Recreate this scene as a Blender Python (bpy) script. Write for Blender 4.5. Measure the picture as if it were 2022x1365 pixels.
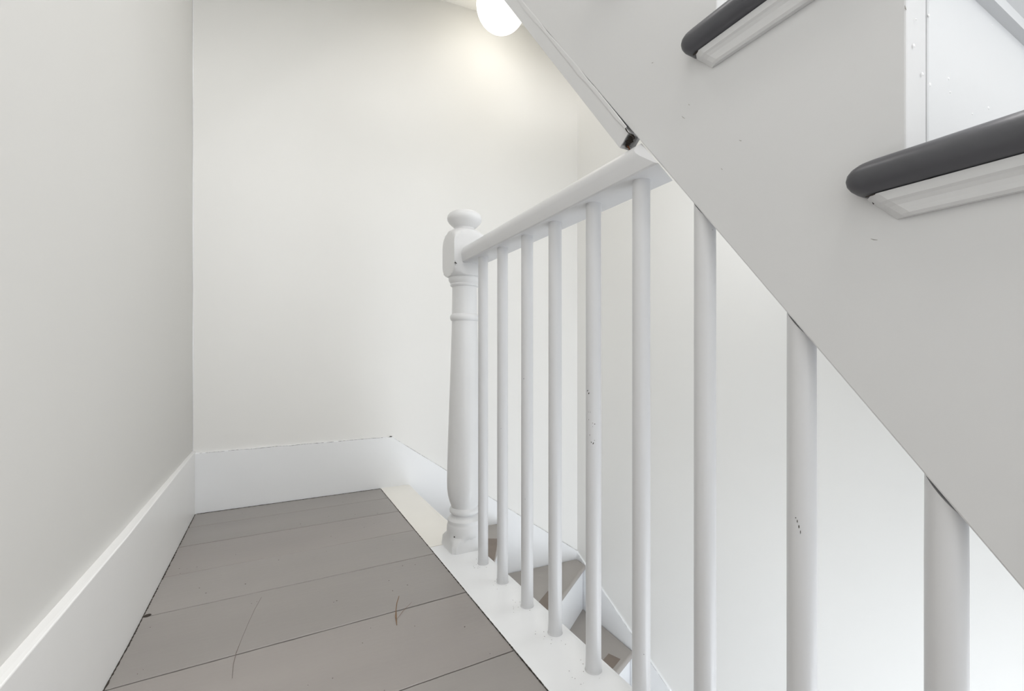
import bpy, bmesh, math, random
from mathutils import Vector
random.seed(7)
S = bpy.context.scene
for o in list(bpy.data.objects): bpy.data.objects.remove(o)
COL = S.collection

# ------------------------------------------------------------------ camera
H = 0.58                      # lens height above the landing at the camera's foot
TILT = 0.0285                 # the old landing sags away from the camera
YAW = math.atan(456 / 870)
cam = bpy.data.cameras.new('camera'); co = bpy.data.objects.new('camera', cam); COL.objects.link(co)
co.location = (0, 0, H); co.rotation_euler = (math.radians(90), 0, -YAW)
cam.sensor_width = 36; cam.lens = 870 / 2022 * 36
cam.shift_y = (700 - 682.5) / 2022; cam.clip_start = 0.01
S.camera = co

# ------------------------------------------------------------------ light and exposure
w = bpy.data.worlds.new('world'); S.world = w; w.use_nodes = True
bg = w.node_tree.nodes['Background']
bg.inputs['Color'].default_value = (0.94, 0.97, 1.0, 1); bg.inputs['Strength'].default_value = 1.70

def area(name, loc, rot, sx, sy, power, colr):
    l = bpy.data.lights.new(name, 'AREA'); l.shape = 'RECTANGLE'; l.size = sx; l.size_y = sy
    l.energy = power; l.color = colr
    o = bpy.data.objects.new(name, l); COL.objects.link(o); o.location = loc; o.rotation_euler = rot
    return o
# light from the upper storey, daylight up the stairwell, then unseen added fills
area('upper_hall_light', (1.0, 0.2, 3.4), (0, 0, 0), 0.9, 1.8, 46, (1.0, 0.975, 0.96))
area('stairwell_light', (1.03, -0.6, -1.3), (math.radians(110), 0, 0), 0.8, 1.2, 11, (0.86, 0.92, 1.0))
area('soffit_fill', (1.03, .9, 1.36), (math.radians(62), 0, 0), .8, .9, 3.6, (0.96, 0.98, 1.0))  # unseen fill added under the flight to brighten the well walls
area('under_stair_fill', (1.03, -.15, -.40), (math.radians(100), 0, 0), 0.8, 0.6, 2.2, (0.86, 0.92, 1.0))  # added fill without a source of its own, lifts the stairwell
area('hall_fill', (0.08, -0.3, 2.3), (0, 0, 0), 0.3, 0.3, 4.7, (1.0, 0.97, 0.95))  # unseen overhead fill behind the camera, added for the left wall

area('landing_fill', (0.08, 1.0, 2.32), (0, 0, 0), .25, .25, 2.7, (1.0, 0.99, 0.98))  # extra fill added above the landing to lift its far end
S.view_settings.view_transform = 'Standard'; S.view_settings.look = 'None'
S.view_settings.gamma = 1; S.view_settings.use_curve_mapping = False
S.view_settings.exposure = 0.0

# ------------------------------------------------------------------ materials
def lin(c): c /= 255; return c / 12.92 if c <= .04045 else ((c + .055) / 1.055) ** 2.4
def mat(name, rgb, rough=.5, var=.03, scale=3, bump=.0, bscale=60, spec=.5, detail=4, stretch=(1, 1, 1)):
    m = bpy.data.materials.new(name); m.use_nodes = True; nt = m.node_tree; N = nt.nodes; L = nt.links
    b = N['Principled BSDF']; b.inputs['Roughness'].default_value = rough
    b.inputs['Specular IOR Level'].default_value = spec
    tc = N.new('ShaderNodeTexCoord'); mp = N.new('ShaderNodeMapping'); mp.inputs['Scale'].default_value = stretch
    L.new(tc.outputs['Object'], mp.inputs['Vector'])
    n = N.new('ShaderNodeTexNoise'); n.inputs['Scale'].default_value = scale; n.inputs['Detail'].default_value = detail
    L.new(mp.outputs['Vector'], n.inputs['Vector'])
    r = N.new('ShaderNodeMapRange'); r.inputs['From Min'].default_value = .3; r.inputs['From Max'].default_value = .7
    L.new(n.outputs['Fac'], r.inputs['Value'])
    mx = N.new('ShaderNodeMix'); mx.data_type = 'RGBA'
    c = [lin(x) for x in rgb]
    mx.inputs[6].default_value = [max(0, x * (1 - var)) for x in c] + [1]
    mx.inputs[7].default_value = [min(1, x * (1 + var)) for x in c] + [1]
    L.new(r.outputs['Result'], mx.inputs[0]); L.new(mx.outputs[2], b.inputs['Base Color'])
    if bump:
        n2 = N.new('ShaderNodeTexNoise'); n2.inputs['Scale'].default_value = bscale; n2.inputs['Detail'].default_value = 5
        L.new(mp.outputs['Vector'], n2.inputs['Vector'])
        bp = N.new('ShaderNodeBump'); bp.inputs['Strength'].default_value = bump; bp.inputs['Distance'].default_value = .002
        L.new(n2.outputs['Fac'], bp.inputs['Height']); L.new(bp.outputs['Normal'], b.inputs['Normal'])
    return m
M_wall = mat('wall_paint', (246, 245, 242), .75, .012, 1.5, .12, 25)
M_wall_l = mat('wall_paint_warm_shaded', (220, 219, 216), .75, .012, 1.2, .15, 25)  # warm wall paint, darkened: the weaker light on this side is in the colour
M_ceil = mat('ceiling_paint', (236, 234, 228), .8, .01, 2, .1, 30)
M_trim = mat('gloss_white_trim', (249, 250, 251), .32, .012, 5, .15, 30, .4)
M_triml = mat('gloss_off_white_trim', (246, 246, 245), .34, .012, 5, .15, 30, .4)
M_trimw = mat('gloss_cream_trim', (250, 247, 240), .34, .015, 5, .2, 35, .4)
M_riser = mat('riser_paint', (219, 220, 221), .4, .012, 5, .15, 30, .4)
M_newel = mat('white_stair_paint_lit', (227, 227, 227), .30, .015, 8, .12, 60, .4)  # same paint as the rail, lightened to put more light on the newel
M_rail = mat('white_stair_paint_shaded', (214, 214, 215), .30, .015, 8, .12, 60, .4, 4, (1, 1, .12))  # white paint darkened: shade on the near rail and balusters is in it
M_string = mat('string_paint_shaded', (216, 216, 216), .42, .014, 3, .15, 30, .4)  # darkened as well: the string's dimmer light is put into the colour
M_floor = [mat('taupe_floor_paint_%d' % i, c, .34, .05, 2.5, .18, 45, .4, 6, (.6, 2, 1)) for i, c in
           enumerate([(158, 153, 149), (155, 150, 146), (159, 153, 149)])]
M_tread = mat('taupe_tread_paint', (174, 168, 162), .4, .05, 4, .15, 45, .4)
M_patch = mat('brown_tread_patch', (134, 121, 110), .5, .08, 9, .1, 60)
M_char = mat('charcoal_gloss_paint', (76, 76, 80), .38, .05, 6, .15, 60, .5)
M_gap = mat('dark_gap', (52, 46, 40), .9, .3, 60)
M_brown = mat('brown_scratch', (128, 104, 82), .8, .2, 60)
M_scr = mat('dull_scratch', (118, 110, 104), .8, .2, 60)
M_crack = mat('hairline_crack', (105, 98, 90), .9, .3, 60)
M_rust = mat('raw_wood_splinter', (150, 96, 62), .8, .3, 80)
M_line = mat('grey_caulk_line', (168, 165, 160), .8, .15, 40)
M_speck = mat('pale_paint_fleck', (250, 250, 250), .5, .01, 5)
M_globe = bpy.data.materials.new('lit_opal_glass'); M_globe.use_nodes = True
_b = M_globe.node_tree.nodes['Principled BSDF']
_b.inputs['Base Color'].default_value = (.9, .88, .84, 1); _b.inputs['Roughness'].default_value = .15
_n = M_globe.node_tree.nodes.new('ShaderNodeTexNoise'); _n.inputs['Scale'].default_value = 3
_r = M_globe.node_tree.nodes.new('ShaderNodeMapRange'); _r.inputs['To Min'].default_value = 2.4; _r.inputs['To Max'].default_value = 2.8
M_globe.node_tree.links.new(_n.outputs['Fac'], _r.inputs['Value'])
M_globe.node_tree.links.new(_r.outputs['Result'], _b.inputs['Emission Strength'])
_b.inputs['Emission Color'].default_value = (1, .97, .90, 1)

# ------------------------------------------------------------------ helpers
def link(name, bm, m, parent=None, smooth=False, bevel=0, seg=2):
    bmesh.ops.recalc_face_normals(bm, faces=bm.faces)
    me = bpy.data.meshes.new(name); bm.to_mesh(me); bm.free()
    if m: me.materials.append(m)
    if smooth:
        for p in me.polygons: p.use_smooth = True
    o = bpy.data.objects.new(name, me); COL.objects.link(o)
    if parent: o.parent = parent
    if bevel:
        b = o.modifiers.new('bevel', 'BEVEL'); b.width = bevel; b.segments = seg; b.limit_method = 'ANGLE'
        b.angle_limit = math.radians(35)
    return o
def struct(o): o['kind'] = 'structure'; return o
def thing(name, label, cat, loc=(0, 0, 0), group=None):
    o = bpy.data.objects.new(name, None); COL.objects.link(o); o.location = loc
    o['label'] = label; o['category'] = cat
    if group: o['group'] = group
    o.empty_display_size = .1
    return o
def rel(o):
    # parts are modelled in world coordinates: keep them there under their thing's base
    p = o.parent
    off = Vector((0, 0, 0))
    while p is not None: off += p.location; p = p.parent
    o.data.transform(__import__('mathutils').Matrix.Translation(-off))
    return o
def box(x0, x1, y0, y1, z0, z1, bm=None):
    bm = bm or bmesh.new()
    v = [bm.verts.new((x, y, z)) for z in (z0, z1) for (x, y) in ((x0, y0), (x1, y0), (x1, y1), (x0, y1))]
    for f in ((3, 2, 1, 0), (4, 5, 6, 7), (0, 1, 5, 4), (1, 2, 6, 5), (2, 3, 7, 6), (3, 0, 4, 7)):
        bm.faces.new([v[i] for i in f])
    return bm
def hexa(lo, hi, bm=None):
    """prism between two matching point loops"""
    bm = bm or bmesh.new()
    a = [bm.verts.new(p) for p in lo]; b = [bm.verts.new(p) for p in hi]; n = len(a)
    bm.faces.new(a[::-1]); bm.faces.new(b)
    for i in range(n): bm.faces.new((a[i], a[(i + 1) % n], b[(i + 1) % n], b[i]))
    return bm
def loft(rings, cap=True, bm=None):
    bm = bm or bmesh.new()
    R = [[bm.verts.new(p) for p in r] for r in rings]
    for a, b in zip(R, R[1:]):
        n = len(a)
        for i in range(n): bm.faces.new((a[i], a[(i + 1) % n], b[(i + 1) % n], b[i]))
    if cap: bm.faces.new(R[0][::-1]); bm.faces.new(R[-1])
    return bm
def zf(y): return -TILT * y
def lathe(cx, cy, prof, n=40, bm=None):
    return loft([[(cx + r * math.cos(2 * math.pi * i / n), cy + r * math.sin(2 * math.pi * i / n), z) for i in range(n)]
                 for r, z in prof], True, bm)
def ribbon(pts, width, thick, up, bm=None, jitter=0):
    """a thin raised line following pts"""
    bm = bm or bmesh.new(); up = Vector(up).normalized(); P = [Vector(p) for p in pts]
    rings = []
    for i, p in enumerate(P):
        d = (P[min(i + 1, len(P) - 1)] - P[max(i - 1, 0)]).normalized(); s = d.cross(up).normalized()
        wd = width * (1 + random.uniform(-jitter, jitter)) * (.4 if i in (0, len(P) - 1) else 1) / 2
        rings.append([p - s * wd, p + s * wd, p + s * wd * .6 + up * thick, p - s * wd * .6 + up * thick])
    return loft(rings, True, bm)

# ------------------------------------------------------------------ key planes (metres)
XL0, XL1 = -.286, -.306         # front of the skirting on the wall beside the landing (it runs a little out of true)
YF = 2.17                       # end wall
XN0, XN1 = .421, .564           # nosing board
XR = 1.515                      # wall on the far side of the stairwell
ZC = 2.38                       # ceiling
XB = .5245                      # line of balusters
def yfar(x):                    # the end wall turns a little towards the room past the landing's edge
    if x < .36: return YF
    if x < .58:
        t = (x - .36) / .22; return YF - .0875 * .11 * t * t
    return YF - .0875 * (x - .47)

# ------------------------------------------------------------------ room shell
def grid_wall(name, path, z0, z1, m, off, nz=10):
    """wall with a front following the plan path and a back shifted by off"""
    bm = bmesh.new()
    F = [[bm.verts.new((x, y, z0 + (z1 - z0) * k / nz)) for k in range(nz + 1)] for x, y in path]
    B = [[bm.verts.new((x + off[0], y + off[1], z0 + (z1 - z0) * k / nz)) for k in range(nz + 1)] for x, y in path]
    n = len(path)
    for i in range(n - 1):
        for k in range(nz):
            bm.faces.new((F[i][k], F[i + 1][k], F[i + 1][k + 1], F[i][k + 1]))
            bm.faces.new((B[i][k], B[i][k + 1], B[i + 1][k + 1], B[i + 1][k]))
        bm.faces.new((F[i][0], B[i][0], B[i + 1][0], F[i + 1][0])); bm.faces.new((F[i][nz], F[i + 1][nz], B[i + 1][nz], B[i][nz]))
    for k in range(nz):
        bm.faces.new((F[0][k], F[0][k + 1], B[0][k + 1], B[0][k])); bm.faces.new((F[-1][k], B[-1][k], B[-1][k + 1], F[-1][k + 1]))
    return struct(link(name, bm, m, None, True if n > 4 else False))

path = [(-.45, YF)] + [(-.312 + i * .03, yfar(-.312 + i * .03)) for i in range(0, 62)] + [(1.65, yfar(1.65))]
wf = grid_wall('wall_far', path, -2.7, ZC, M_wall, (0, .12), 4)
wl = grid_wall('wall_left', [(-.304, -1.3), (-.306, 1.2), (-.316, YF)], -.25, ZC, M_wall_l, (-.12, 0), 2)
wr = grid_wall('wall_right', [(XR, yfar(XR)), (XR, -1.3)], -2.7, 3.6, M_wall, (.12, 0), 2)
# the hairline of paint where the two walls meet
link('corner_bead', ribbon([(-.3145, YF - .001, .19 + i * .22) for i in range(11)], .004, .0015, (1, -1, 0), None, .5), M_trim, wf)
bm = bmesh.new()
# ceiling over the landing and beyond the head of the upper flight, open above the flight itself
box(-.45, .508, -1.3, YF + .1, ZC, ZC + .2, bm); box(.508, 1.65, 1.78, YF + .1, ZC, ZC + .2, bm)
ce = struct(link('ceiling', bm, M_ceil))
# lower hall floor at the foot of the stairwell
struct(link('floor', box(.54, XR, -1.3, 2.05, -2.72, -2.66), M_tread))

# landing floor: each board its own piece on a dark bed
fl = struct(link('floor', hexa([(-.31, -1.0, .028 - .055), (XN0, -1.0, .028 - .055), (XN0, YF, zf(YF) - .05), (-.31, YF, zf(YF) - .05)],
      [(-.31, -1.0, .028 - .02), (XN0, -1.0, .028 - .02), (XN0, YF, zf(YF) - .016), (-.31, YF, zf(YF) - .016)]), M_gap))
fl.name = 'floor'
joints = [2.159, 1.984, 1.781, 1.544, 1.320, 1.055, .794, .55, .30, .05, -.2, -.45, -.72, -1.0]
for j, (y1, y0) in enumerate(zip(joints, joints[1:])):
    g = random.uniform(.0010, .0019); n = 26
    dz = random.uniform(-.0006, .0006)
    bm = bmesh.new(); rings = []
    sk = [0, .0, .0, .004, .002, .006, .0, 0, 0, 0, 0, 0, 0, 0]
    for i in range(n + 1):
        t = i / n; x = -.318 + t * (XN0 - .0015 + .318)
        a = y0 + g + random.uniform(-.0005, .0005) + sk[j + 1] * (t - .5); b = y1 - g + random.uniform(-.0005, .0005) + sk[j] * (t - .5)
        if j == 0: b = y1 - .002 + random.uniform(-.0012, .0012)
        rings.append([(x, a, zf(a) - .014), (x, b, zf(b) - .014), (x, b, zf(b) - .0012 + dz), (x, b - .0015, zf(b) + dz), (x, a + .0015, zf(a) + dz), (x, a, zf(a) - .0012 + dz)])
    loft(rings, True, bm)
    link('floor_board', bm, M_floor[j % 3], fl)
# scratches and grit on the boards
def fp(x, y): return (x, y, zf(y) + .0004)
link('scratch', ribbon([fp(-.044, 1.285), fp(-.056, 1.23), fp(-.066, 1.17), fp(-.074, 1.115), fp(-.081, 1.06), fp(-.083, 1.02), fp(-.081, .975)], .0011, .0003, (0, 0, 1), None, .5), M_scr, fl)
link('scratch', ribbon([fp(.264, 1.119), fp(.252, 1.09), fp(.243, 1.06), fp(.236, 1.03), fp(.230, .995)], .0028, .0005, (0, 0, 1), None, .6), M_brown, fl)
link('scratch', ribbon([fp(.236, 1.02), fp(.255, 1.045), fp(.285, 1.075)], .0009, .0003, (0, 0, 1), None, .6), M_brown, fl)
bm = bmesh.new()
for k in range(55):
    x = random.uniform(-.27, .41); y = random.uniform(.65, 2.1); r = random.uniform(.0007, .002)
    loft([[(x + r * math.cos(a) * q, y + r * math.sin(a) * random.uniform(.5, 1) * q, zf(y) + .0008 + h) for a in [i * math.pi / 3 for i in range(6)]] for q, h in ((1, 0), (.7, .0006))], True, bm)
g_ = link('grit', bm, M_scr, fl); g_['kind'] = 'stuff'
# dark ragged gaps along the skirtings
def ragged(pts, wmin, wmax, up, seed, dens=1.0, seglen=.012):
    rnd = random.Random(seed); bm = bmesh.new(); P = [Vector(p) for p in pts]
    for a, b in zip(P, P[1:]):
        L = (b - a).length; t = 0
        while t < L:
            l = rnd.uniform(.5, 2.2) * seglen
            if rnd.random() < dens:
                p0 = a + (b - a) * (t / L); p1 = a + (b - a) * (min(t + l, L) / L)
                wv = rnd.uniform(wmin, wmax)
                if (p1 - p0).length > 1e-4: ribbon([p0, (p0 + p1) / 2, p1], wv, .0008, up, bm)
            t += l
    return bm
def leftfoot(y): return XL0 if y < 1.2 else XL0 + (XL1 - XL0) * (y - 1.2) / (2.16 - 1.2)
link('floor_gap', ragged([(leftfoot(y) + .001, y, zf(y) + .0003) for y in (2.15, 1.7, 1.4, 1.2, .6)], .002, .0055, (0, 0, 1), 3), M_gap, fl)['kind'] = 'stuff'
link('floor_gap', ragged([(-.30, 2.1535, zf(2.155) + .0003), (.42, 2.1535, zf(2.155) + .0003)], .003, .0065, (0, 0, 1), 4), M_gap, fl)['kind'] = 'stuff'
link('floor_gap', ragged([(XN0 - .0005, y, zf(y) + .0003) for y in (2.14, 1.36, 1.0, .5)], .0015, .0042, (0, 0, 1), 5), M_gap, fl)['kind'] = 'stuff'
link('knot_hole', lathe(-.280, 1.322, [(.008, zf(1.32) + .0003), (.005, zf(1.32) + .0012)], 9), M_gap, fl)

# skirtings
YB = 2.158
zb0, zb1 = zf(YF) - .01, .182
bl = struct(link('baseboard_left', hexa(
    [(XL0, -1.3, .0), (XL0, 1.2, zf(1.2) - .01), (XL1, YF, zf(YF) - .01), (-.325, YF, zf(YF) - .01), (-.325, 1.2, zf(1.2) - .01), (-.325, -1.3, 0)],
    [(XL0, -1.3, .199), (XL0, 1.2, .1965), (XL1, YF, .190), (-.325, YF, .190), (-.325, 1.2, .1965), (-.325, -1.3, .199)]), M_triml, None, False, .002, 2))
n = 24
xs = [-.31 + (.474 + .31) * i / n for i in range(n + 1)]
bm = loft([[(x, YB - (YF - yfar(x)), zb0), (x, YF + .03, zb0), (x, YF + .03, zb1), (x, yfar(x) - .0095, zb1 + random.uniform(-.0006, .0006)), (x, YB - (YF - yfar(x)), zb1 - .003)] for x in xs])
bf = struct(link('baseboard_far', bm, M_trim))
rnd = random.Random(9)
link('crack', ragged([(x, yfar(x) - .0118, .1815 + rnd.uniform(-.0012, .0012)) for x in [-.302 + .0485 * i for i in range(17)]], 0.0007, .0018, (0, -1, 0), 8, .9), M_crack, bf)['kind'] = 'stuff'
link('chip', hexa([(x, yfar(.47) - .0122, z) for x, z in ((.462, .1825), (.475, .1815), (.476, .1845), (.466, .186))], [(x, yfar(.47) - .0110, z) for x, z in ((.462, .1825), (.475, .1815), (.476, .1845), (.466, .186))]), M_gap, bf)
# stair skirting that falls along the end wall from the landing and along the stairwell wall
def zs(x): return .182 + (x - .474) * (-.736 / 1.041)
xs = [.474 + (1.52 - .474) * i / 24 for i in range(25)]
bs = struct(link('baseboard_stair', loft([[(x, yfar(x) - .0115, zs(x) - .62), (x, yfar(x) + .01, zs(x) - .62), (x, yfar(x) + .01, zs(x)), (x, yfar(x) - .009, zs(x)), (x, yfar(x) - .0115, zs(x) - .003)] for x in xs]), M_trim))
link('crack', ragged([(x, yfar(x) - .0115, zs(x) - .0005) for x in xs[:24]], .0003, .0011, (0, -1, 0), 12, .6), M_scr, bs)['kind'] = 'stuff'
ys = [2.078, 1.767, 1.39, .9, .3, -.6, -1.3]
def zr(y): return -.553 - (2.078 - y) * .487 if y > 1.39 else -.888 - (1.39 - y) * 1.15
struct(link('baseboard_right', loft([[(XR - .0105, y, zr(y) - .6), (XR + .01, y, zr(y) - .6), (XR + .01, y, zr(y)), (XR - .009, y, zr(y)), (XR - .0105, y, zr(y) - .003)] for y in ys]), M_trim))
br = [o for o in COL.objects if o.name == 'baseboard_right'][0]
link('crack', ragged([(XR - .0105, y, zr(y) - .0005) for y in ys[:5]], .0003, .0010, (-1, 0, 0), 13, .6), M_line, br)['kind'] = 'stuff'

# nosing board round the stairwell, in two lengths, and the fascia under it
def nosing(name, y0, y1, m, x1f):
    ns = 30; rings = []
    for i in range(ns + 1):
        y = y0 + (y1 - y0) * i / ns; z = zf(y) + .0015; e = x1f(y)
        w1 = random.uniform(-.0005, .0005)
        sec = [(XN0 + w1, z - .02), (XN0 + w1, z - .001), (XN0 + .001 + w1, z)]
        for k in range(9):
            a = math.pi / 2 - math.pi * k / 8; sec.append((e - .012 + .012 * math.cos(a), z - .013 + .013 * math.sin(a)))
        sec.append((e - .03, z - .026)); sec.append((e - .03, z - .02))
        rings.append([(x, y, zz) for x, zz in sec])
    return struct(link(name, loft(rings), m))
nosing('trim_1', 1.372, 2.1595, M_trimw, lambda y: XN1 + .001 * (y - 1.37) - (.006 * math.sin((y - 1.37) / .79 * math.pi)))
nosing('trim_2', -1.0, 1.369, M_trim, lambda y: XN1)
struct(link('trim_3', hexa([(.50, -1.0, .0), (.540, -1.0, .0), (.540, 2.155, -.092), (.50, 2.155, -.092)][::-1],
       [(.50, -1.0, -2.66), (.540, -1.0, -2.66), (.540, 2.155, -2.66), (.50, 2.155, -2.66)][::-1]), M_trim))

# ------------------------------------------------------------------ lower staircase: three winders round the newel, then straight steps
low = thing('staircase', 'grey-brown winder staircase going down the stairwell below the nosing board', 'staircase', (.56, 1.33, -.85))
def step(z, poly, rline, patch=None):
    """poly: plan of the tread, its first edge is the nosing; rline: plan line of the riser under the nosing"""
    t = rel(link('tread', hexa([(x, y, z - .03) for x, y in poly], [(x, y, z) for x, y in poly]), M_tread, low, False, .009, 4))
    (ax, ay), (bx, by) = rline
    d = Vector((bx - ax, by - ay)).normalized(); nn = Vector((-d.y, d.x)) * .02
    lo = [(ax, ay, z - .275), (bx, by, z - .275), (bx + nn.x, by + nn.y, z - .275), (ax + nn.x, ay + nn.y, z - .275)]
    rel(link('riser', hexa(lo, [(x, y, z - .028) for x, y, _ in lo]), M_trim, low))
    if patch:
        rel(link('brown_patch', hexa([(x, y, z - .001) for x, y in patch], [(x, y, z + .0006) for x, y in patch]), M_patch, low))  # thin sheet, darker brown than the tread
xr = XR - .012
rel(link('riser', box(.541, .552, 1.33, 2.15, -.32, -.095), M_trim, low))
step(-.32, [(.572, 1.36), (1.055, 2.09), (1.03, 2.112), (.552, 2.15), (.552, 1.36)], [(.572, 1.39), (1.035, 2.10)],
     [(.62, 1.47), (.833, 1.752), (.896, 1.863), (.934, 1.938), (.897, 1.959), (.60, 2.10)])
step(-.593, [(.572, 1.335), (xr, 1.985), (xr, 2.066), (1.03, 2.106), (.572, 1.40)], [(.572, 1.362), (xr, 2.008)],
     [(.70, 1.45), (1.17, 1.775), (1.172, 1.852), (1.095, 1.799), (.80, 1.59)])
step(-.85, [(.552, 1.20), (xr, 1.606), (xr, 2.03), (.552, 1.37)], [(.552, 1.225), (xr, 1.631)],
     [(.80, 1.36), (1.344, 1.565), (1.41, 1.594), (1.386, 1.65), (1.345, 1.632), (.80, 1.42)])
z = -.85; y = 1.14
prev = [(.552, 1.235), (xr, 1.64)]
for k in range(7):
    z -= .2575
    yr = 1.20 if k == 0 else y
    step(z, [(.552, y), (xr, y + (.12 if k == 0 else 0)), (xr, prev[1][1]), (.552, prev[0][1])], [(.552, y + .025), (xr, y + .025 + (.12 if k == 0 else 0))])
    prev = [(.552, y + .03), (xr, y + .03 + (.12 if k == 0 else 0))]
    y -= .215

# ------------------------------------------------------------------ upper staircase
XS, XSI = .508, .549            # outer and inner face of the cut string
RISE, GO = .255, .1985
def zline(y): return .392 + 1.285 * (y - .122)
Z2 = .763                       # top of the tread low in view
YR2 = .190                      # riser standing on it
up = thing('staircase', 'white closed-soffit staircase rising overhead with charcoal tread noses and cut side string', 'staircase', (.53, -.2, 0))
steps = [(Z2 + RISE * k, YR2 + GO * k) for k in range(-2, 7)]   # tread top, y of the riser at its back
# string outline in the YZ plane
ytop = 1.665
pl = [(-.183 + .0, 0.0)]
pl = []
lowy = .122 - .392 / 1.285
pl.append((lowy, 0.012)); pl.append((ytop, zline(ytop)))
zt_last, yb_last = steps[-1]
pl.append((yb_last + .02, zt_last - .032 if zt_last - .032 < ZC - .001 else ZC - .001))
for zt, yb in reversed(steps):
    zz = zt - .032
    pl.append((yb, zz)) ; pl.append((yb - GO, zz))
pl.append((steps[0][1] - GO, 0.012))
# drop duplicates
q = []
for p in pl:
    if not q or (abs(p[0] - q[-1][0]) + abs(p[1] - q[-1][1])) > 1e-5: q.append(p)
st = rel(link('side_string', hexa([(XS, y, z) for y, z in q], [(XSI, y, z) for y, z in q]), M_string, up, False, .0018, 2))
# soffit between the string and the wall
rel(link('soffit', hexa([(XSI, lowy, .0 + .03), (XSI, ytop, zline(ytop) + .03), (XSI, ytop, zline(ytop) + .05), (XSI, lowy, .05)],
                    [(XR - .002, lowy, .0 + .03), (XR - .002, ytop, zline(ytop) + .03), (XR - .002, ytop, zline(ytop) + .05), (XR - .002, lowy, .05)]), M_wall, up))
def upper_tread(zt, yb):
    r = .016; yf = yb - GO - .030; yr = yb + .040; x0 = .479; rings = []
    K = 10
    for k in range(K + 1):
        a = -math.pi / 2 + math.pi * k / K; d = r * (1 - math.cos(a)); z = zt - r + r * math.sin(a)
        xx = x0 + d; yy = yr - d; cr = .012
        ring = [(xx + .008, yf + d), (XR - .002, yf + d), (XR - .002, yb + .004), (XS - .001, yb + .004), (XS - .001, yy)]
        for j in range(6):
            b = math.pi / 2 * j / 5; ring.append((xx + cr - cr * math.sin(b) if cr else xx, yy - cr + cr * math.cos(b)))
        ring.append((xx, yf + d + .008))
        rings.append([(x, y, z) for x, y in ring])
    return rel(link('tread', loft(rings), M_char, up, True))
def scotia(zt, yb):
    # moulding under the returned nosing: fillet, shallow cove, bead; the far end is mitred back to the string
    z = zt - .0325; y0 = yb - GO + .0; y1 = yb + .028
    sec = [(0, 0), (.0150, 0), (.0150, -.0085), (.0125, -.0105), (.0100, -.0140), (.0088, -.0185), (.0080, -.0225), (.0055, -.0250), (0, -.0250)]
    bm = loft([[(XS - .0005 - dx, y0 - dx, z + dz) for dx, dz in sec], [(XS - .0005 - dx, y1 + dz * .95 - .012, z + dz) for dx, dz in sec], [(XS - .0005 - dx * .75, y1 + dz * .95 - .005, z + dz) for dx, dz in sec], [(XS - .0005 - dx * .1, y1 + dz * .95 + .002, z + dz) for dx, dz in sec]])
    rel(link('scotia_moulding', bm, M_string, up))
    rel(link('dark_crack', ribbon([(XS - .0135, y1 - .002 - .006 * i, z + .0002) for i in range(12)], .0035, .0006, (0, 0, -1), None, .5), M_gap, up))
    yy = yb - GO
    sec = [(0, 0), (.020, 0), (.020, -.008), (.012, -.014), (.010, -.022), (0, -.024)]
    bm = loft([[(XS - .0005 - dx, yy - dx, z + dz) for dx, dz in sec], [(XR - .002, yy - dx, z + dz) for dx, dz in sec]])
    rel(link('scotia_moulding', bm, M_riser, up))
for i, (zt, yb) in enumerate(steps):
    upper_tread(zt, yb); scotia(zt, yb)
    # riser standing behind this tread (its top meets the next tread)
    if i < len(steps) - 1:
        rel(link('riser', box(XSI + .0005, XR - .002, yb - .0012, yb + .018, zt - .03, zt + RISE - .032), M_riser, up, False, .001, 1))
# drips and flecks of paint
for (y, z) in ((.4035, .978), (.2135, .7265)):
    bm = loft([[(XS - .003 + r * math.cos(a), y + r * math.sin(a), zz) for a in [i * math.pi / 4 for i in range(8)]] for r, zz in ((.0022, z + .006), (.0022, z + .001), (.0008, z - .002))])
    rel(link('paint_drip', bm, M_gap, up))
bm = bmesh.new(); rnd = random.Random(4)
for k in range(16):
    x = rnd.choice([.53, .545, .56, .6, .66, .7]) + rnd.uniform(-.012, .012); z = rnd.uniform(.79, .98); r = rnd.uniform(.0006, .0016)
    loft([[(x + r * q * math.cos(a), YR2 - .0012 - h, z + 1.4 * r * q * math.sin(a)) for a in [i * math.pi / 3 for i in range(6)]] for q, h in ((1, 0), (.6, .0006))], True, bm)
f_ = rel(link('paint_fleck', bm, M_speck, up)); f_['kind'] = 'stuff'
for (y, z, ly, lz) in ((.190, .916 - .02, .0006, .004), (.394, .745, .001, .0012), (.353, .846, .002, .002), (.212, .690, .003, .002), (.432, .93, .001, .002), (.44, .915, .003, .005), (.38, .82, .001, .002), (.5, 1.03, .002, .001)):
    rel(link('scuff', ribbon([(XS - .0001, y, z), (XS - .0001, y + ly, z + lz / 2), (XS - .0001, y + ly * 1.8, z + lz * 1.2)], .0009, .0003, (-1, 0, 0)), M_line, up))

# batten nailed under the string, ending in a broken hollow end above the handrail
t_ = Vector((0, 1, 1.285)).normalized(); n_ = Vector((0, 1.285, -1)).normalized()   # along the slope, outward (down)
def bp(s, dn, x): p = Vector((0, .122, .392)) + t_ * s + n_ * dn; return (x, p.y, p.z)
s0 = (.555 - .122) * math.sqrt(1 + 1.285 ** 2); s1 = (ytop - .03 - .122) * math.sqrt(1 + 1.285 ** 2)
bm = bmesh.new()
xo, xi = XS + .0006, XS + .030
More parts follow.
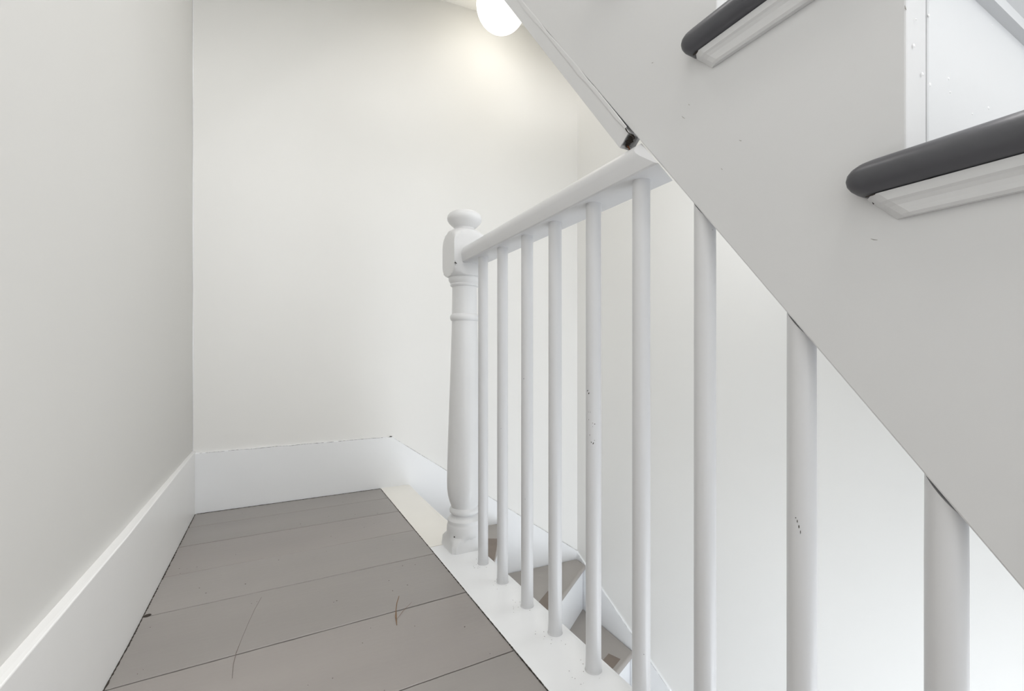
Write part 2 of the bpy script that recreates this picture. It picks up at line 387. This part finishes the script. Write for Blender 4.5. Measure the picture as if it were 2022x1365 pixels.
# tube-like batten: open hollow at its lower end
def ring(s, x0, x1, d0, d1): return [bp(s, d0, x0), bp(s, d1, x0), bp(s, d1, x1), bp(s, d0, x1)]
outer = [ring(s0 - .001, xo, xi, .0003, .029), ring(s1, xo, xi, .0003, .029)]
inner = [ring(s0 + .002, xo + .005, xi - .004, .005, .024), ring(s0 + .02, xo + .007, xi - .006, .007, .022)]
V = [[bm.verts.new(p) for p in r] for r in (inner[1], inner[0], outer[0], outer[1])]
for a, b in zip(V, V[1:]):
    for i in range(4): bm.faces.new((a[i], a[(i + 1) % 4], b[(i + 1) % 4], b[i]))
bm.faces.new(V[0]); bm.faces.new(V[-1])
bat = rel(link('batten', bm, M_string, up, False, .0012, 2))
rel(link('paint_bead', ribbon([bp(s0 + .01 + (s1 - s0 - .01) * i / 40, -.0002 + .0003 * math.sin(i * 1.7), XS + .0001) for i in range(41)], .0095, .0006, (-1, 0, 0), None, .35), M_string, bat))
bm = bmesh.new(); rnd = random.Random(21)
for k in range(9):
    t = k / 8; a = Vector(bp(s0 - .0015, .003 + .017 * t, xo + .004 + .003 * rnd.random()))
    ribbon([a, a + Vector((.004 + .004 * rnd.random(), rnd.uniform(-.002, .002), -.001)), a + Vector((.010, rnd.uniform(-.002, .004), -.002))], .0035 + .003 * rnd.random(), .001, (0, -1, -.8), bm)
ribbon([bp(s0 - .001, .0015, XS - .0002), bp(s0 + .004, .0015, XS - .0002), bp(s0 + .010, .0005, XS - .0002)], .0028, .001, (-1, 0, 0), bm, .6)
ribbon([bp(s0 - .001, .0015, XS), bp(s0 - .012, .001, XS + .001), bp(s0 - .022, .001, XS + .001)], .002, .001, (-1, 0, 0), bm, .6)
rel(link('broken_edge', bm, M_gap, bat))
bm = bmesh.new()
for k in range(3):
    a = Vector(bp(s0 - .003, .0215 + .002 * k, xo + .010 + .003 * k)); ribbon([a, a + Vector((.004, .001, .0005)), a + Vector((.008, .003, -.001))], .0022, .001, (0, -1, -.8), bm)
rel(link('splinter', bm, M_rust, bat))

# ------------------------------------------------------------------ landing railing: newel, handrail, nine balusters
rail = thing('stair_railing', 'white turned newel post with round handrail and plain balusters along the landing edge', 'railing', (XB, 1.33, zf(1.33) + .0015))
NX, NY = XB, 1.33
def newel():
    N = 64; h = .0555; rings = []
    def sq(hh, R, z, cy=NY):
        out = []
        for i in range(N):
            a = 2 * math.pi * (i + .0) / N + math.pi / 4
            s = hh / max(abs(math.cos(a)), abs(math.sin(a))); rr = min(s, R)
            out.append((NX + rr * math.cos(a), cy + rr * math.sin(a), z))
        return out
    P = [('b', .0), ]
    # (half side, round radius, z)
    prof = [(.061, .082, -.0375), (.0595, .078, -.020), (.057, .074, -.008), (.055, .066, .002), (.06, .0566, .008), (.06, .0572, .020), (.06, .0566, .034), (.06, .0545, .041), (.06, .0535, .044),
            (.06, .0545, .048), (.06, .054, .054), (.06, .048, .060), (.06, .0405, .066), (.06, .0385, .070), (.06, .044, .0725), (.06, .048, .077), (.06, .0485, .083), (.06, .046, .089), (.06, .0425, .093), (.06, .044, .098),
            (.06, .0485, .110), (.06, .053, .128), (.06, .0558, .15), (.06, .0565, .175), (.06, .056, .21), (.06, .0535, .30), (.06, .0500, .40), (.06, .0468, .49), (.06, .0440, .58), (.06, .0415, .66), (.06, .0408, .6865),
            (.06, .0435, .6885), (.06, .0460, .6935), (.06, .0465, .698), (.06, .0460, .7025), (.06, .0435, .7075), (.06, .0408, .7095),
            (.06, .0398, .76), (.06, .0393, .793), (.06, .0395, .796), (.06, .0445, .7985), (.06, .0462, .8025), (.06, .0445, .8065), (.06, .0470, .8095), (.06, .0505, .8155), (.06, .0515, .822), (.06, .0500, .8265),
            (h, .0560, .828), (h, .0640, .8325), (h, .0710, .839), (h, .0770, .850), (h, .0800, .862), (h, .0800, .90), (h, .0800, .925), (h, .0775, .937), (h, .0720, .950), (h, .0640, .961), (h, .0540, .9695), (h, .044, .9755), (h, .0365, .978),
            (h, .0325, .982), (h, .0325, .985), (h, .036, .989), (h, .0430, .995), (h, .0500, 1.002), (h, .0545, 1.009), (h, .0556, 1.016), (h, .0545, 1.023), (h, .0500, 1.030), (h, .042, 1.0355), (h, .030, 1.039), (h, .015, 1.0405), (h, .004, 1.041)]
    for hh, R, z in prof: rings.append(sq(hh, R, z))
    # the plinth is worn and its near corner is knocked off
    out = []
    for k, rg in enumerate(rings):
        if k < 4:
            n = []
            for (x, y, z) in rg:
                dx, dy = x - NX, y - NY
                d = (-dx - dy)
                if d > .108: f = .108 / d; dx *= f; dy *= f
                jit = random.uniform(-.0012, .0012)
                n.append((NX + dx * (1 + jit * 10), NY + dy * (.93 if dy < 0 else 1), z if k == 0 else z + jit))
            rg = n
        out.append(rg)
    return loft(out)
nw = rel(link('newel_post', newel(), M_newel, rail, True))
nw.data.transform(__import__('mathutils').Matrix.Identity(4))
mod = nw.modifiers.new('edge', 'EDGE_SPLIT'); mod.split_angle = math.radians(38)
bm = bmesh.new()
ribbon([(XB - .0558, NY - .0558, .860), (XB - .052, NY - .0562, .861), (XB - .048, NY - .0562, .858)], .0035, .0015, (-.7, -.7, 0), bm, .5)
ribbon([(XB - .0530, NY - .0562, .866), (XB - .0525, NY - .0562, .853)], .002, .0015, (-.3, -.9, 0), bm)
rel(link('paint_chip', bm, M_gap, nw))
bm = lathe(XB - .047, NY - .0325, [(.0018, .010), (.0018, .0135)], 8); rel(link('nail_hole', bm, M_gap, nw))
# handrail section: flat underside, full rounded top
def hsec():
    c = .5325; P = [(c + .035, .8645), (c + .0375, .867)]
    for k in range(15):
        a = math.pi * k / 14; P.append((c + .0415 * math.cos(a) * (1 if 0 < k < 14 else .985), .888 + (.0355 * math.sin(a))))
    P += [(c - .0375, .867), (c - .035, .8645)]
    return P
sec = hsec()
bm = loft([[(x, y, z) for x, z in sec] for y in (1.2752, 1.0, .8, .62, .44)])
# cut the end along the underside of the string, and bevel its near top corner
nrm = Vector((0, 1.285, -1)).normalized()
def cut(bm, co, no):
    g = bmesh.ops.bisect_plane(bm, geom=bm.verts[:] + bm.edges[:] + bm.faces[:], dist=1e-6, plane_co=co, plane_no=no, clear_outer=True)
    ed = [e for e in g['geom_cut'] if isinstance(e, bmesh.types.BMEdge)]
    bmesh.ops.edgeloop_fill(bm, edges=ed)
mit = Vector((0, 1, 1.285)).cross(Vector((.508, .50, .30))).normalized()   # scribed to the string's outer arris
if mit.dot(-nrm) < 0: mit = -mit
cut(bm, Vector((XS, .5, zline(.5))) - nrm * .0035, mit)
cut(bm, Vector((.497, .538, .913)), Vector((-.50, -.55, .66)))
hr = rel(link('handrail', bm, M_rail, rail, True))
md = hr.modifiers.new('edge', 'EDGE_SPLIT'); md.split_angle = math.radians(22)
# balusters
def baluster(y):
    zb = zf(y) + .0015; n = 24; r0 = .0146; rings = []
    def top(x, yy):
        zl = zline(yy) + .006
        return min(.8650, zl)
    jl = random.uniform(-.0008, .0008)
    hs = [0, .004, .03, .12, .25, .4]
    for hz in hs:
        if zb + hz > top(XB, y - r0) - .02: break
        rr = r0 * (1.04 if hz < .02 else 1)
        rings.append([(XB + rr * math.cos(2 * math.pi * i / n), y + rr * math.sin(2 * math.pi * i / n), zb + hz) for i in range(n)])
    if y > .48:
        for hz in (.55, .7): rings.append([(XB + r0 * math.cos(2 * math.pi * i / n) * .985, y + .985 * r0 * math.sin(2 * math.pi * i / n), hz) for i in range(n)])
    rings.append([(XB + .98 * r0 * math.cos(2 * math.pi * i / n), y + .98 * r0 * math.sin(2 * math.pi * i / n), top(0, y + .98 * r0 * math.sin(2 * math.pi * i / n))) for i in range(n)])
    o = rel(link('baluster', loft(rings), M_rail, rail, True))
    m = o.modifiers.new('edge', 'EDGE_SPLIT'); m.split_angle = math.radians(25)
    # filler ring where it meets the board
    rel(link('base_fillet', lathe(XB, y, [(.0168, zb - .0005), (.0158, zb + .001), (.0148, zb + .003)], 20), M_rail, o, True))
    return o
ys_b = [1.183, 1.055, .922, .800, .668, .543, .420, .291, .168]
bal = [baluster(y) for y in ys_b]
def chips(o, y, marks):
    for (px_a, z, w_, h_, tilt) in marks:
        R = .01462
        pts = []
        for q, e in ((1, 0), (.6, .0004)):
            rg = []
            for i in range(7):
                a = 2 * math.pi * i / 7; u = w_ * q * math.cos(a) + h_ * q * math.sin(a) * tilt; v = h_ * q * math.sin(a)
                an = px_a + u / R; rg.append((XB + (R + e) * math.cos(an), y + (R + e) * math.sin(an), z + v))
            pts.append(rg)
        rel(link('paint_chip', loft(pts), M_gap, o))
# angle of the surface point that faces the lens
def facing(y): return math.atan2(-y, -XB)
fa = facing(.668)
def chip(px, py, w_, h_, t=0, y=.668, pxc=1171.5, half=16.0):
    s = max(-.95, min(.95, (px - pxc) / half)); d = math.hypot(XB, y)
    depth = XB * math.sin(YAW) + y * math.cos(YAW)
    return (facing(y) + math.asin(s), H - (py - 700) / 870 * (depth - .01), w_, h_, t)
chips(bal[4], .668, [chip(1159.5, 772, .0009, .0016, .5), chip(1162, 777, .0011, .0018, .3), chip(1161.5, 814, .0006, .0005), chip(1165, 814, .0006, .0005), chip(1162, 829, .0005, .0007),
                     chip(1170, 835, .0006, .0006), chip(1174, 837, .0009, .0009), chip(1170, 842, .0004, .0005), chip(1164, 859, .0008, .0007), chip(1167, 873, .0007, .0013, -.3), chip(1171, 875, .0009, .0020, .3), chip(1173.5, 869, .0006, .0006)])
def chip2(i, px, py, pxc, half, w_, h_): return chip(px, py, w_, h_, 0, ys_b[i], pxc, half)
chips(bal[2], ys_b[2], [chip2(2, 1034, 748, 1041, 12.5, .0006, .0014), chip2(2, 1037, 985, 1041, 12.5, .0006, .0006)])
chips(bal[1], ys_b[1], [chip2(1, 990, 846, 993, 11, .0006, .0007)])
chips(bal[7], ys_b[7], [chip2(7, 1574, 1030, 1582, 29, .0004, .0018), chip2(7, 1577, 1040, 1582, 29, .0005, .0020), chip2(7, 1580, 1050, 1582, 29, .0003, .0022), chip2(7, 1571, 1024, 1582, 29, .0006, .0006)])
chips(bal[5], ys_b[5], [chip2(5, 1271, 1289, 1266, 18, .0005, .0006)])
# dust and grit round the feet of the balusters
bm = bmesh.new(); rnd = random.Random(33)
for y in ys_b:
    for k in range(9):
        a = rnd.uniform(0, 2 * math.pi); d = rnd.uniform(.018, .045); x = XB - abs(d * math.cos(a)) * 1.1; yy = y + d * math.sin(a); r = rnd.uniform(.0004, .0011)
        if x < XN0 + .01: continue
        zz = zf(yy) + .0014
        loft([[(x + r * q * math.cos(b), yy + r * q * math.sin(b), zz + hh) for b in [i * math.pi / 3 for i in range(6)]] for q, hh in ((1, 0), (.6, .0005))], True, bm)
t2 = [o for o in COL.objects if o.name == 'trim_2'][0]
link('grit', bm, M_scr, t2)['kind'] = 'stuff'

# ------------------------------------------------------------------ globe lamp under the ceiling
lamp = thing('ceiling_lamp', 'lit white opal glass globe lamp under the ceiling at the head of the stairs', 'lamp', (.925, 1.875, ZC))
R = .117; zc = 2.235; prof = []
for k in range(25):
    a = -math.pi / 2 + math.pi * .86 * k / 24; prof.append((max(.0005, R * math.cos(a)), zc + R * math.sin(a)))
rel(link('glass_globe', lathe(.925, 1.875, prof, 48), M_globe, lamp, True))
rel(link('ceiling_rose', lathe(.925, 1.875, [(.058, ZC - .0005), (.062, ZC - .006), (.060, ZC - .016), (.052, ZC - .026), (.050, zc + R * .88)], 40), M_trim, lamp, True))
pl_ = bpy.data.lights.new('globe_bulb', 'POINT'); pl_.energy = 0.6; pl_.color = (1, .95, .87); pl_.shadow_soft_size = .11
po = bpy.data.objects.new('globe_bulb', pl_); COL.objects.link(po); po.location = (.925, 1.875, 2.10)
